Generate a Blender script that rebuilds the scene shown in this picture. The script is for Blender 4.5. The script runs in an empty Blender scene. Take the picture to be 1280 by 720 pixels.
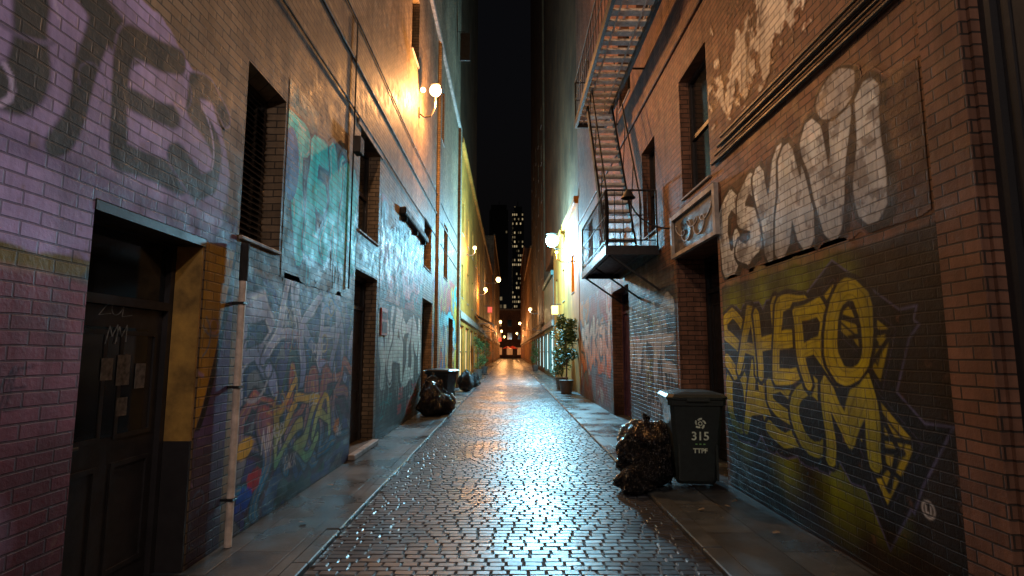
import bpy, bmesh, math, random
import numpy as np
from mathutils import Vector, Matrix
random.seed(7); rng=np.random.RandomState(7)
S=bpy.context.scene
S.view_settings.view_transform='Standard'
try: S.view_settings.look='None'
except Exception: pass
S.view_settings.exposure=0
XL=-2.34; XR=2.62
COL=S.collection

# ---------------------------------------------------------------- helpers
def link(o,parent=None):
    COL.objects.link(o)
    if parent is not None:
        o.parent=parent
        if parent.type=='EMPTY': o.matrix_parent_inverse=parent.matrix_basis.inverted()
    return o
def thing(name,label,cat,loc=(0,0,0),group=None,rot=0.0):
    e=bpy.data.objects.new(name,None); e.location=loc; e.rotation_euler=(0,0,rot)
    e.empty_display_size=.2
    link(e); e["label"]=label; e["category"]=cat
    if group: e["group"]=group
    return e
def from_bm(name,bm,mat,parent=None,smooth=False,label=None):
    me=bpy.data.meshes.new(name)
    bmesh.ops.recalc_face_normals(bm,faces=bm.faces)
    bm.to_mesh(me); bm.free()
    me.materials.append(mat)
    if smooth:
        me.polygons.foreach_set('use_smooth',[True]*len(me.polygons))
    o=bpy.data.objects.new(name,me); link(o,parent)
    if label: o["label"]=label
    return o
def box(bm,x0,x1,y0,y1,z0,z1,bev=0):
    if x0>x1:x0,x1=x1,x0
    if y0>y1:y0,y1=y1,y0
    v=[bm.verts.new(p) for p in [(x0,y0,z0),(x1,y0,z0),(x1,y1,z0),(x0,y1,z0),(x0,y0,z1),(x1,y0,z1),(x1,y1,z1),(x0,y1,z1)]]
    fs=[bm.faces.new([v[i] for i in f]) for f in [(0,3,2,1),(4,5,6,7),(0,1,5,4),(1,2,6,5),(2,3,7,6),(3,0,4,7)]]
    if bev:
        es=list({e for f in fs for e in f.edges})
        bmesh.ops.bevel(bm,geom=es,offset=bev,segments=1,affect='EDGES',profile=.5)
def tube(bm,pts,r,seg=6):
    pts=[Vector(p) for p in pts]
    for a,b in zip(pts[:-1],pts[1:]):
        d=b-a; L=d.length
        if L<1e-6: continue
        q=d.to_track_quat('Z','Y'); 
        ra=[];rb=[]
        for i in range(seg):
            t=2*math.pi*i/seg+math.pi/seg
            o=q@Vector((math.cos(t)*r,math.sin(t)*r,0))
            ra.append(bm.verts.new(a+o)); rb.append(bm.verts.new(b+o))
        for i in range(seg):
            j=(i+1)%seg
            bm.faces.new([ra[i],ra[j],rb[j],rb[i]])
        bm.faces.new(ra[::-1]); bm.faces.new(rb)
def boxobj(name,mat,parent,*bxs,bev=0,label=None):
    bm=bmesh.new()
    for b in bxs: box(bm,*b,bev=bev)
    return from_bm(name,bm,mat,parent,label=label)

# ---------------------------------------------------------------- materials
def newmat(name):
    m=bpy.data.materials.new(name); m.use_nodes=True
    nt=m.node_tree; b=nt.nodes['Principled BSDF']
    return m,nt,b
def mathn(nt,op,a,b=None,c=None,clamp=False):
    n=nt.nodes.new('ShaderNodeMath'); n.operation=op; n.use_clamp=clamp
    for i,v in enumerate((a,b,c)):
        if v is None: continue
        if isinstance(v,(int,float)): n.inputs[i].default_value=v
        else: nt.links.new(v,n.inputs[i])
    return n.outputs[0]
def mixc(nt,f,a,b,mode='MIX'):
    n=nt.nodes.new('ShaderNodeMix'); n.data_type='RGBA'; n.blend_type=mode; n.clamp_factor=True
    def s(i,v):
        if isinstance(v,(int,float)): n.inputs[i].default_value=v
        elif isinstance(v,tuple): n.inputs[i].default_value=(v[0],v[1],v[2],1)
        else: nt.links.new(v,n.inputs[i])
    s(0,f); s(6,a); s(7,b)
    return n.outputs[2]
def noise(nt,vec,scale,detail=4,rough=.55):
    n=nt.nodes.new('ShaderNodeTexNoise'); n.inputs['Scale'].default_value=scale
    n.inputs['Detail'].default_value=detail; n.inputs['Roughness'].default_value=rough
    if vec is not None: nt.links.new(vec,n.inputs['Vector'])
    return n.outputs['Fac']
def mapr(nt,v,a,b,c,d):
    n=nt.nodes.new('ShaderNodeMapRange'); nt.links.new(v,n.inputs[0])
    for i,x in enumerate((a,b,c,d)): n.inputs[i+1].default_value=x
    return n.outputs[0]
def bump(nt,b,h,strength,dist,prev=None):
    n=nt.nodes.new('ShaderNodeBump'); n.inputs['Strength'].default_value=strength
    n.inputs['Distance'].default_value=dist; nt.links.new(h,n.inputs['Height'])
    if prev is not None: nt.links.new(prev,n.inputs['Normal'])
    if b is not None: nt.links.new(n.outputs[0],b.inputs['Normal'])
    return n.outputs[0]
def pos(nt):
    return nt.nodes.new('ShaderNodeNewGeometry').outputs['Position']
def nosample(m):
    try: m.cycles.emission_sampling='NONE'
    except Exception: pass
def simple(name,col,rough=.5,metal=0,var=.35,scale=6,bstr=.2,bdist=.004):
    m,nt,b=newmat(name)
    p=pos(nt); f=noise(nt,p,scale,5,.6)
    v=mapr(nt,f,.3,.7,1-var,1+var)
    c=nt.nodes.new('ShaderNodeMix'); c.data_type='RGBA'; c.blend_type='MULTIPLY'; c.inputs[0].default_value=1
    c.inputs[6].default_value=(*col,1); nt.links.new(v,c.inputs[7])
    nt.links.new(c.outputs[2],b.inputs['Base Color'])
    r=mapr(nt,f,.3,.7,min(1,rough*1.25),rough*.75); nt.links.new(r,b.inputs['Roughness'])
    b.inputs['Metallic'].default_value=metal
    bump(nt,b,noise(nt,p,scale*9,4,.6),bstr,bdist)
    return m
def wallmat(name,c1,c2,mortar,painted=False,rough=.66,bw=.215,rh=.074,ms=.0065,bs=.9,plain=False,paintmix=.98):
    m,nt,b=newmat(name)
    p=pos(nt); s=nt.nodes.new('ShaderNodeSeparateXYZ'); nt.links.new(p,s.inputs[0])
    u=mathn(nt,'ADD',s.outputs[0],s.outputs[1])
    w=noise(nt,p,2.2,2); w2=mapr(nt,w,0,1,-.012,.012)
    v=mathn(nt,'ADD',s.outputs[2],w2)
    cv=nt.nodes.new('ShaderNodeCombineXYZ'); nt.links.new(u,cv.inputs[0]); nt.links.new(v,cv.inputs[1])
    br=nt.nodes.new('ShaderNodeTexBrick'); nt.links.new(cv.outputs[0],br.inputs['Vector'])
    br.inputs['Scale'].default_value=1; br.inputs['Brick Width'].default_value=bw; br.inputs['Row Height'].default_value=rh
    br.inputs['Mortar Size'].default_value=ms; br.inputs['Mortar Smooth'].default_value=.35; br.inputs['Bias'].default_value=0
    br.inputs['Color1'].default_value=(0,0,0,1); br.inputs['Color2'].default_value=(1,1,1,1); br.inputs['Mortar'].default_value=(.5,.5,.5,1)
    fac=br.outputs['Fac']; rb=nt.nodes.new('ShaderNodeSeparateColor'); nt.links.new(br.outputs['Color'],rb.inputs[0]); rnd=rb.outputs[0]
    big=noise(nt,p,.55,5,.6); fine=noise(nt,p,38,4,.7); mid=noise(nt,p,5,5,.65)
    col=mixc(nt,rnd,c1,c2)
    col=mixc(nt,mapr(nt,mid,.35,.7,0,.5),col,tuple(x*.35 for x in c1))
    if not plain: col=mixc(nt,fac,col,mortar)
    if painted:
        at=nt.nodes.new('ShaderNodeAttribute'); at.attribute_name='paint'
        wear=mapr(nt,mid,.28,.38,.5,1)
        a=mathn(nt,'MULTIPLY',at.outputs['Alpha'],wear)
        a=mathn(nt,'MULTIPLY',a,mathn(nt,'SUBTRACT',1,mathn(nt,'MULTIPLY',fac,.25)))
        a=mathn(nt,'MULTIPLY',a,paintmix,clamp=True)
        pc=mixc(nt,1.0,at.outputs['Color'],mapr(nt,rnd,0,1,.8,1.12),'MULTIPLY')
        pc=mixc(nt,mathn(nt,'MULTIPLY',fac,.4),pc,(.01,.01,.01))
        col=mixc(nt,a,col,pc)
    col=mixc(nt,1.0,col,mapr(nt,big,.3,.7,.6 if painted else .5,1.2),'MULTIPLY')
    sc=nt.nodes.new('ShaderNodeVectorMath'); sc.operation='MULTIPLY'; nt.links.new(p,sc.inputs[0]); sc.inputs[1].default_value=(3,3,.25)
    st=noise(nt,sc.outputs[0],1.6,5,.65)
    col=mixc(nt,1.0,col,mapr(nt,st,.35,.65,.65 if painted else .62,1.08),'MULTIPLY')
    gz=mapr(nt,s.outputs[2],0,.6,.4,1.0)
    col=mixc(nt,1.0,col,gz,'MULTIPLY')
    nt.links.new(col,b.inputs['Base Color'])
    r=mapr(nt,mid,.3,.7,rough+.12,max(.1,rough-.18)); nt.links.new(r,b.inputs['Roughness'])
    b.inputs['Specular IOR Level'].default_value=.22
    h=mathn(nt,'MULTIPLY',fac,-1.0 if not plain else -.05)
    h=mathn(nt,'ADD',h,mathn(nt,'MULTIPLY',fine,.3))
    h=mathn(nt,'ADD',h,mathn(nt,'MULTIPLY',mathn(nt,'MULTIPLY',rnd,.45 if not plain else 0),1))
    h=mathn(nt,'ADD',h,mathn(nt,'MULTIPLY',mid,.3))
    bump(nt,b,h,bs,.012 if not plain else .006)
    return m

M={}
tc1,tc2,tcm=(.34,.245,.15),(.20,.145,.09),(.06,.05,.04)
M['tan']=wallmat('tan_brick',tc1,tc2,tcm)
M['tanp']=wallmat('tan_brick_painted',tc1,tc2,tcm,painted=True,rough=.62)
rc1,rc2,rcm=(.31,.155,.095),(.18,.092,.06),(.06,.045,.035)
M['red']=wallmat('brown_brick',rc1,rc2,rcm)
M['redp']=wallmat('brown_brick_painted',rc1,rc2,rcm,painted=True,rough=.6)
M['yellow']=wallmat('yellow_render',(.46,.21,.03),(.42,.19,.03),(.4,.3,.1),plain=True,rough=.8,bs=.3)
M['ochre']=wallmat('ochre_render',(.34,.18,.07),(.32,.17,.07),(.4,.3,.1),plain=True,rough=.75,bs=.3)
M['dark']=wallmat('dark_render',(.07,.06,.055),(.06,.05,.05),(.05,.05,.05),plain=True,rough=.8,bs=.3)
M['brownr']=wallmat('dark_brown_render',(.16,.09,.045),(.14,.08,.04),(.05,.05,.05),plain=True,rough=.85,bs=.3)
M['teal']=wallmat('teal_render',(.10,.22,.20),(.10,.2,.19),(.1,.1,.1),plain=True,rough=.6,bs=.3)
M['jamb']=simple('yellow_ochre_jamb_paint',(.30,.17,.035),.6,var=.55,scale=5,bstr=.4)
M['conc']=simple('concrete_trim',(.22,.19,.16),.75,var=.4,bstr=.4)
M['pale']=simple('pale_painted_frame',(.36,.33,.30),.7,var=.4,bstr=.4)
M['greyp']=simple('grey_panel',(.07,.065,.065),.6,var=.5,bstr=.4)
M['timber']=simple('dark_timber',(.020,.018,.018),.45,var=.4)
M['black']=simple('black_paint',(.010,.010,.011),.6)
M['matt']=simple('matt_black_paint',(.014,.013,.013),.85)
M['iron']=simple('black_iron',(.016,.015,.015),.45,metal=.2,var=.5,scale=14,bstr=.5)
M['lit_iron']=simple('iron_treads_toned_lit',(.55,.52,.48),.5,var=.4,scale=14,bstr=.5)  # paler than the black iron so treads and slats look lit
M['pipe']=simple('aged_white_pipe',(.62,.52,.42),.45,var=.4,scale=9)
M['glass']=simple('dark_glass',(.008,.01,.012),.08,var=.1,bstr=.05)
M['gbin']=simple('dark_green_black_plastic',(.022,.030,.029),.38,var=.25,scale=12)
M['bbin']=simple('black_plastic',(.015,.016,.018),.35,var=.25,scale=12)
M['rubber']=simple('black_rubber',(.01,.01,.01),.8)
M['lamp_metal']=simple('lamp_metal',(.1,.09,.08),.4,metal=.6)
M['paper']=simple('yellowed_paper',(.12,.105,.085),.8,var=.6,scale=25)
M['leaf']=simple('leaf_green',(.05,.10,.025),.5,var=.6,scale=8)
M['bark']=simple('bark_brown',(.09,.06,.04),.8)
M['pot']=simple('dark_pot',(.06,.05,.045),.5)
M['pur']=simple('purple_door_paint',(.05,.025,.055),.4,var=.4)
M['redsign']=simple('red_sign_paint',(.35,.04,.03),.5,var=.3)
M['chalk']=simple('pale_marker',(.22,.24,.24),.7,var=.6,scale=20)
M['white']=simple('white_marking',(.65,.74,.58),.6,var=.3,scale=20)
M['greenmark']=simple('green_marking',(.25,.6,.2),.6,var=.2,scale=20)
M['awn']=simple('awning_canvas',(.22,.12,.06),.8,var=.3)
def emis(name,c,s):
    m,nt,b=newmat(name); b.inputs['Base Color'].default_value=(*c,1)
    b.inputs['Emission Color'].default_value=(*c,1)
    f=noise(nt,pos(nt),1.3,3); nt.links.new(mapr(nt,f,.3,.7,s*.6,s*1.25),b.inputs['Emission Strength'])
    nosample(m); return m
WARM=(1,.44,.14); COOL=(.26,.72,1.0); SOFT=(1,.66,.34)
M['eW']=emis('warm_globe',(1,.58,.24),12); M['eC']=emis('cool_globe',(.34,.85,1),2.6); M['eS']=emis('soft_globe',(1,.62,.26),6)
M['shopW']=emis('lit_shop_glass',(1,.46,.15),1.0); M['shopC']=emis('lit_shop_glass_pale',(.55,.95,1),1.3); M['litred']=emis('lit_red_sign',(1,.10,.05),.7)
M['shopD']=emis('dim_lit_shop_glass',(1,.42,.14),.35)
M['litwin']=emis('lit_window_warm',(1,.55,.2),.25); M['litor']=emis('lit_orange_sign',(1,.35,.08),.8)

def wetstone(name,col,r0,r1,bs=.35,slab=False,bd=.006):
    m,nt,b=newmat(name); p=pos(nt)
    f=noise(nt,p,.9,5,.6); g=noise(nt,p,42,5,.7); k=noise(nt,p,4,4,.6)
    c=mixc(nt,mapr(nt,k,.3,.7,0,1),tuple(x*.55 for x in col),tuple(x*1.35 for x in col))
    if slab:
        s=nt.nodes.new('ShaderNodeSeparateXYZ'); nt.links.new(p,s.inputs[0])
        cv=nt.nodes.new('ShaderNodeCombineXYZ'); nt.links.new(s.outputs[1],cv.inputs[0]); nt.links.new(s.outputs[0],cv.inputs[1])
        br=nt.nodes.new('ShaderNodeTexBrick'); nt.links.new(cv.outputs[0],br.inputs['Vector'])
        br.inputs['Scale'].default_value=1; br.inputs['Brick Width'].default_value=.9; br.inputs['Row Height'].default_value=.43
        br.inputs['Mortar Size'].default_value=.009; br.inputs['Mortar Smooth'].default_value=.2
        br.inputs['Color1'].default_value=(.6,.6,.6,1); br.inputs['Color2'].default_value=(1.3,1.3,1.3,1); br.inputs['Mortar'].default_value=(.15,.15,.15,1)
        c=mixc(nt,1.0,c,br.outputs['Color'],'MULTIPLY')
    nt.links.new(c,b.inputs['Base Color'])
    nt.links.new(mapr(nt,f,.38,.62,r0,r1),b.inputs['Roughness'])
    b.inputs['Specular IOR Level'].default_value=.6
    h=mathn(nt,'ADD',mathn(nt,'MULTIPLY',g,.6),k)
    if slab: h=mathn(nt,'ADD',h,mathn(nt,'MULTIPLY',br.outputs['Fac'],-1.2))
    bump(nt,b,h,bs,bd)
    return m
M['sett']=wetstone('wet_bluestone_setts',(.032,.037,.046),.29,.44,.38)
M['joint']=wetstone('wet_sett_joints',(.010,.010,.011),.6,.9,.5)
M['slab']=wetstone('wet_bluestone_slabs',(.045,.054,.060),.18,.5,.4,slab=True)
M['kerb']=wetstone('wet_kerb_stone',(.06,.07,.076),.2,.45,.35)
M['asph']=wetstone('dark_ground',(.05,.05,.05),.5,.7,.3)

# ---------------------------------------------------------------- ground
def structure(o): o["kind"]="structure"; return o
structure(boxobj('ground',M['asph'],None,(-600,600,-40,900,-.3,-.06)))
structure(boxobj('road_bed',M['joint'],None,(-1.5,1.55,-7,149,-.05,-.010)))
def grid_mesh(name,V,F,mat,parent=None,smooth=False,col=None):
    me=bpy.data.meshes.new(name)
    me.vertices.add(len(V)); me.vertices.foreach_set('co',V.astype(np.float32).ravel())
    me.loops.add(F.size); me.loops.foreach_set('vertex_index',F.astype(np.int32).ravel())
    me.polygons.add(len(F)); me.polygons.foreach_set('loop_start',(np.arange(len(F))*4).astype(np.int32))
    me.polygons.foreach_set('loop_total',np.full(len(F),4,np.int32)); 
    me.polygons.foreach_set('use_smooth',np.full(len(F),smooth))
    me.update(calc_edges=True); me.validate()
    if col is not None:
        a=me.color_attributes.new('paint','FLOAT_COLOR','POINT'); a.data.foreach_set('color',col.astype(np.float32).ravel())
    me.materials.append(mat)
    o=bpy.data.objects.new(name,me); link(o,parent); return o
def setts():
    V=[];F=[];off=0
    y=-5.0
    prm=np.array([-1,-.84,.84,1]); n=4; A,B=np.meshgrid(prm,prm)
    while y<130:
        rh=.082+rng.uniform(-.004,.004); 
        if y>50: rh*=1.6
        x=-1.5-rng.uniform(0,.14)
        while x<1.55:
            w=.142+rng.uniform(-.028,.028)
            x0=max(x,-1.5); x1=min(x+w,1.55)
            if x1-x0>.04:
                cx=(x0+x1)/2; cy=y+rh/2+rng.uniform(-.003,.003); hx=(x1-x0)/2-.003; hy=rh/2-.0035
                sl=rng.uniform(-.020,.020); st=rng.uniform(-.032,.032); h0=rng.uniform(-.0024,.0024)
                R=np.maximum(np.abs(A),np.abs(B))
                z=h0-np.where(R>.95,.0105,0)+sl*A*hx+st*B*hy
                X=cx+A*hx+rng.uniform(-.0025,.0025,A.shape); Y=cy+B*hy+rng.uniform(-.0025,.0025,A.shape)
                V.append(np.stack([X,Y,z],-1).reshape(-1,3))
                idx=np.arange(n*n).reshape(n,n)+off
                F.append(np.stack([idx[:-1,:-1],idx[:-1,1:],idx[1:,1:],idx[1:,:-1]],-1).reshape(-1,4)); off+=n*n
            x+=w
        y+=rh
    return grid_mesh('cobbled_road',np.concatenate(V),np.concatenate(F),M['sett'],smooth=False)
structure(setts())
structure(boxobj('pavement',M['slab'],None,(XL-.4,-1.63,-7,135,-.05,.035)))
structure(boxobj('pavement',M['slab'],None,(1.72,XR+.6,-7,135,-.05,.03)))
def kerb(x0,x1,z):
    bm=bmesh.new(); y=-6.5
    while y<130:
        L=.9+random.uniform(-.2,.25); box(bm,x0,x1,y+.004,y+L-.004,-.05,z+random.uniform(-.004,.006),bev=.008); y+=L
    return structure(from_bm('kerb',bm,M['kerb']))
kerb(-1.626,-1.5,.042); kerb(1.552,1.716,.037)

# ---------------------------------------------------------------- facade
def facade(parent,W,s,y0,y1,z1,ops,mat,back=8,rev=.35,z0=-.06):
    bm=bmesh.new()
    ys=sorted({y0,y1}|{o[0] for o in ops}|{o[1] for o in ops}); zs=sorted({z0,z1}|{o[2] for o in ops}|{o[3] for o in ops})
    def q(*p): bm.faces.new([bm.verts.new(a) for a in p])
    for a,b in zip(ys[:-1],ys[1:]):
        for c,d in zip(zs[:-1],zs[1:]):
            my,mz=(a+b)/2,(c+d)/2
            if any(o[0]<my<o[1] and o[2]<mz<o[3] for o in ops): continue
            q((W,a,c),(W,b,c),(W,b,d),(W,a,d))
    for o in ops:
        a,b,c,d=o[:4]; r=o[4] if len(o)>4 else rev; x=W+s*r
        q((W,a,c),(x,a,c),(x,a,d),(W,a,d)); q((W,b,c),(x,b,c),(x,b,d),(W,b,d))
        q((W,a,d),(W,b,d),(x,b,d),(x,a,d)); q((W,a,c),(W,b,c),(x,b,c),(x,a,c))
    xb=W+s*back
    q((W,y0,z0),(xb,y0,z0),(xb,y0,z1),(W,y0,z1)); q((W,y1,z0),(xb,y1,z0),(xb,y1,z1),(W,y1,z1))
    q((xb,y0,z0),(xb,y1,z0),(xb,y1,z1),(xb,y0,z1)); q((W,y0,z1),(W,y1,z1),(xb,y1,z1),(xb,y0,z1))
    bmesh.ops.remove_doubles(bm,verts=bm.verts,dist=1e-5)
    me=bpy.data.meshes.new('wall'); bm.to_mesh(me); bm.free(); me.materials.append(mat)
    return link(bpy.data.objects.new('wall',me),parent)
def window(parent,W,s,y0,y1,z0,z1,dep=.2,glass=None,nv=1,nh=1,fm=None,sill=True,shutter=False,lab=None):
    g=glass or M['glass']; fm=fm or M['timber']; x=W+s*dep
    bm=bmesh.new(); t=.06
    box(bm,x,x+s*.07,y0,y0+t,z0,z1); box(bm,x,x+s*.07,y1-t,y1,z0,z1)
    box(bm,x,x+s*.07,y0+t,y1-t,z0,z0+t); box(bm,x,x+s*.07,y0+t,y1-t,z1-t,z1)
    for i in range(nv):
        c=y0+(y1-y0)*(i+1)/(nv+1); box(bm,x+s*.01,x+s*.06,c-.02,c+.02,z0+t,z1-t)
    for i in range(nh):
        c=z0+(z1-z0)*(i+1)/(nh+1); box(bm,x+s*.004,x+s*.065,y0+t,y1-t,c-.03,c+.03)
    w=from_bm('window',bm,fm,parent,label=lab)
    boxobj('glass',g,w,(x+s*.035,x+s*.045,y0+t,y1-t,z0+t,z1-t))
    if sill: boxobj('sill',M['conc'],w,(W-s*.03,x-s*.002,y0+.003,y1-.003,z0-.0,z0+.035),bev=.006)
    if shutter:
        bm=bmesh.new(); z=z0+.1
        while z<z1-.1:
            v=[bm.verts.new(p) for p in [(x-s*.05,y0+.07,z),(x-s*.05,y1-.07,z),(x-s*.01,y1-.07,z+.05),(x-s*.01,y0+.07,z+.05)]]
            bm.faces.new(v); z+=.06
        from_bm('shutter',bm,M['timber'],w)
    return w
def door(parent,W,s,y0,y1,z0,z1,dep=.33,mat=None,transom=True,panels=True,glassy=False,lab=None):
    mat=mat or M['timber']; x=W+s*dep; t=.07
    zt=z1-.5 if transom else z1-t
    bm=bmesh.new()
    box(bm,x,x+s*.1,y0,y0+t,z0,z1); box(bm,x,x+s*.1,y1-t,y1,z0,z1); box(bm,x,x+s*.1,y0+t,y1-t,z1-t,z1)
    if transom: box(bm,x,x+s*.1,y0+t,y1-t,zt-.06,zt)
    d=from_bm('door',bm,mat,parent,label=lab)
    bm=bmesh.new(); xx=x+s*.04
    box(bm,xx,xx+s*.045,y0+t+.004,y1-t-.004,z0+.01,zt-.065)
    w=y1-y0-2*t
    if panels:
        n=2
        for i in range(n):
            a=y0+t+w*(i+.12)/n; b=y0+t+w*(i+.88)/n
            for c,e in ((z0+.15,z0+.85),(z0+1.0,zt-.22)):
                for bb in ((a,b,c,c+.03),(a,b,e-.03,e),(a,a+.03,c+.03,e-.03),(b-.03,b,c+.03,e-.03)):
                    box(bm,xx-s*.014,xx,bb[0],bb[1],bb[2],bb[3])
    leaf=from_bm('leaf',bm,mat,d)
    if transom: boxobj('glass',M['glass'],d,(x+s*.04,x+s*.05,y0+t,y1-t,zt,z1-t))
    if glassy: boxobj('glass',M['glass'],d,(xx-s*.008,xx-s*.002,y0+t+.16,y1-t-.16,z0+1.02,zt-.2))
    bm=bmesh.new(); hy=y0+t+.1; tube(bm,[(xx,hy,z0+1.0),(xx-s*.05,hy,z0+1.0),(xx-s*.05,hy+.11,z0+1.0)],.01); box(bm,xx-s*.006,xx,hy-.02,hy+.02,z0+.93,z0+1.07)
    from_bm('handle',bm,M['lamp_metal'],d)
    return d,leaf

# ---------------------------------------------------------------- graffiti painting (vertex colours on real sheets)
def arc(cx,cy,rx,ry,a,b,n=12):
    return [(cx+rx*math.cos(math.radians(a+(b-a)*i/n)),cy+ry*math.sin(math.radians(a+(b-a)*i/n))) for i in range(n+1)]
G={'C':[[(.95,.85),(.6,1),(.15,.85),(.05,.45),(.25,.05),(.7,0),(.95,.2),(.9,.35)]],'O':[arc(.5,.5,.45,.5,0,360,16)],
'S':[[(.95,.85),(.55,1),(.12,.85),(.12,.62),(.5,.52),(.9,.4),(.9,.12),(.5,0),(.05,.15)]],
'Y':[[(0,1),(.45,.5),(.95,1)],[(.45,.5),(.45,0)]],'N':[[(0,0),(.05,1),(.85,0),(.95,1)]],'U':[[(.05,1),(.05,.3),(.3,0),(.7,0),(.92,.3),(.92,1)]],
'V':[[(0,1),(.45,0),(.95,1)]],'I':[[(.5,0),(.5,1)]],'E':[[(.95,1),(.1,.95),(.05,.5),(.05,0),(.95,.05)],[(.05,.5),(.8,.52)]],
'A':[[(0,0),(.4,1),(.55,1),(.95,0)],[(.2,.38),(.78,.38)]],'H':[[(.05,0),(.05,1)],[(.9,0),(.9,1)],[(.05,.5),(.9,.52)]],
'R':[[(.05,0),(.05,1),(.75,.98),(.9,.75),(.7,.5),(.05,.48)],[(.5,.48),(.95,0)]],'F':[[(.1,0),(.1,1),(.95,.98)],[(.1,.52),(.75,.54)]],
'T':[[(0,1),(.95,1)],[(.48,1),(.48,0)]],'K':[[(.05,0),(.05,1)],[(.9,1),(.1,.5),(.95,0)]],'Z':[[(.05,1),(.95,1),(.05,0),(.95,0)]],
'W':[[(0,1),(.25,0),(.5,.7),(.75,0),(1,1)]],'M':[[(0,0),(.15,1),(.5,.35),(.85,1),(1,0)]],'L':[[(.1,1),(.1,0),(.9,0)]],
'X':[[(0,1),(.95,0)],[(0,0),(.95,1)]],'P':[[(.05,0),(.05,1),(.8,.95),(.85,.6),(.05,.48)]],'D':[[(.05,0),(.05,1),(.6,.95),(.95,.5),(.6,.05),(.05,0)]],
'B':[[(.05,0),(.05,1),(.75,.95),(.75,.6),(.1,.52),(.9,.45),(.9,.08),(.05,0)]],'3':[[(.05,.9),(.6,1),(.85,.75),(.4,.52),(.9,.3),(.6,0),(.05,.1)]],' ':[]}
def vn(U,V,sc,seed):
    r=np.random.RandomState(seed).rand(64,64)
    x=U*sc+seed*1.37; y=V*sc+seed*.71
    xi=np.floor(x).astype(int); yi=np.floor(y).astype(int); fx=x-xi; fy=y-yi
    fx=fx*fx*(3-2*fx); fy=fy*fy*(3-2*fy)
    g=lambda a,b:r[a%64,b%64]
    return (g(xi,yi)*(1-fx)+g(xi+1,yi)*fx)*(1-fy)+(g(xi,yi+1)*(1-fx)+g(xi+1,yi+1)*fx)*fy
def fbm(U,V,sc,seed):
    return (vn(U,V,sc,seed)*.5+vn(U,V,sc*2.1,seed+1)*.27+vn(U,V,sc*4.3,seed+2)*.15+vn(U,V,sc*9,seed+3)*.08)
def lin(c): return np.array([x**2.2 for x in c])
class Canvas:
    def __init__(s,u0,u1,v0,v1,res):
        s.res=res; nu=int(round((u1-u0)/res))+1; nv=int(round((v1-v0)/res))+1
        s.U,s.V=np.meshgrid(np.linspace(u0,u1,nu),np.linspace(v0,v1,nv))
        s.rgb=np.zeros(s.U.shape+(3,)); s.a=np.zeros(s.U.shape)
    def put(s,m,c):
        m=np.clip(m,0,1); c=np.asarray(c); 
        if c.ndim==1: c=lin(c)*np.ones(s.rgb.shape)
        an=m+s.a*(1-m); 
        s.rgb=np.where(an[...,None]>1e-5,(s.rgb*(s.a*(1-m))[...,None]+c*m[...,None])/np.maximum(an,1e-5)[...,None],s.rgb); s.a=an
    def dist(s,strokes,wx=None,wy=None,ang=False):
        U=s.U if wx is None else wx; V=s.V if wy is None else wy
        d=np.full(U.shape,9.)
        for st in strokes:
            for (ax,ay),(bx,by) in zip(st[:-1],st[1:]):
                dx,dy=bx-ax,by-ay; L=dx*dx+dy*dy+1e-9
                t=np.clip(((U-ax)*dx+(V-ay)*dy)/L,0,1)
                ex=np.abs(U-ax-t*dx); ey=np.abs(V-ay-t*dy)
                d=np.minimum(d,np.maximum(np.maximum(ex,ey)*.95,(ex+ey)*.72) if ang else np.hypot(ex,ey))
        return d
    def poly(s,pts):
        n=len(pts); ar=sum(pts[i][0]*pts[(i+1)%n][1]-pts[(i+1)%n][0]*pts[i][1] for i in range(n)); sg=1 if ar>0 else -1
        d=np.full(s.U.shape,-9.)
        for i in range(n):
            ax,ay=pts[i]; bx,by=pts[(i+1)%n]; dx,dy=bx-ax,by-ay; L=math.hypot(dx,dy)
            d=np.maximum(d,sg*((s.U-ax)*dy-(s.V-ay)*dx)/L)
        return d
    def cov(s,d,e,soft=None):
        k=soft or s.res*1.1
        return np.clip((e-d)/k+.5,0,1)
def letter(ch,x,y,w,h,rot=0,shear=0):
    out=[]
    for st in G[ch]:
        o=[]
        for (a,b) in st:
            px=(a-.5)*w+shear*(b-.5)*h; py=(b-.5)*h
            c,sn=math.cos(rot),math.sin(rot)
            o.append((x+w/2+px*c-py*sn,y+h/2+px*sn+py*c))
        out.append(o)
    return out
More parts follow.
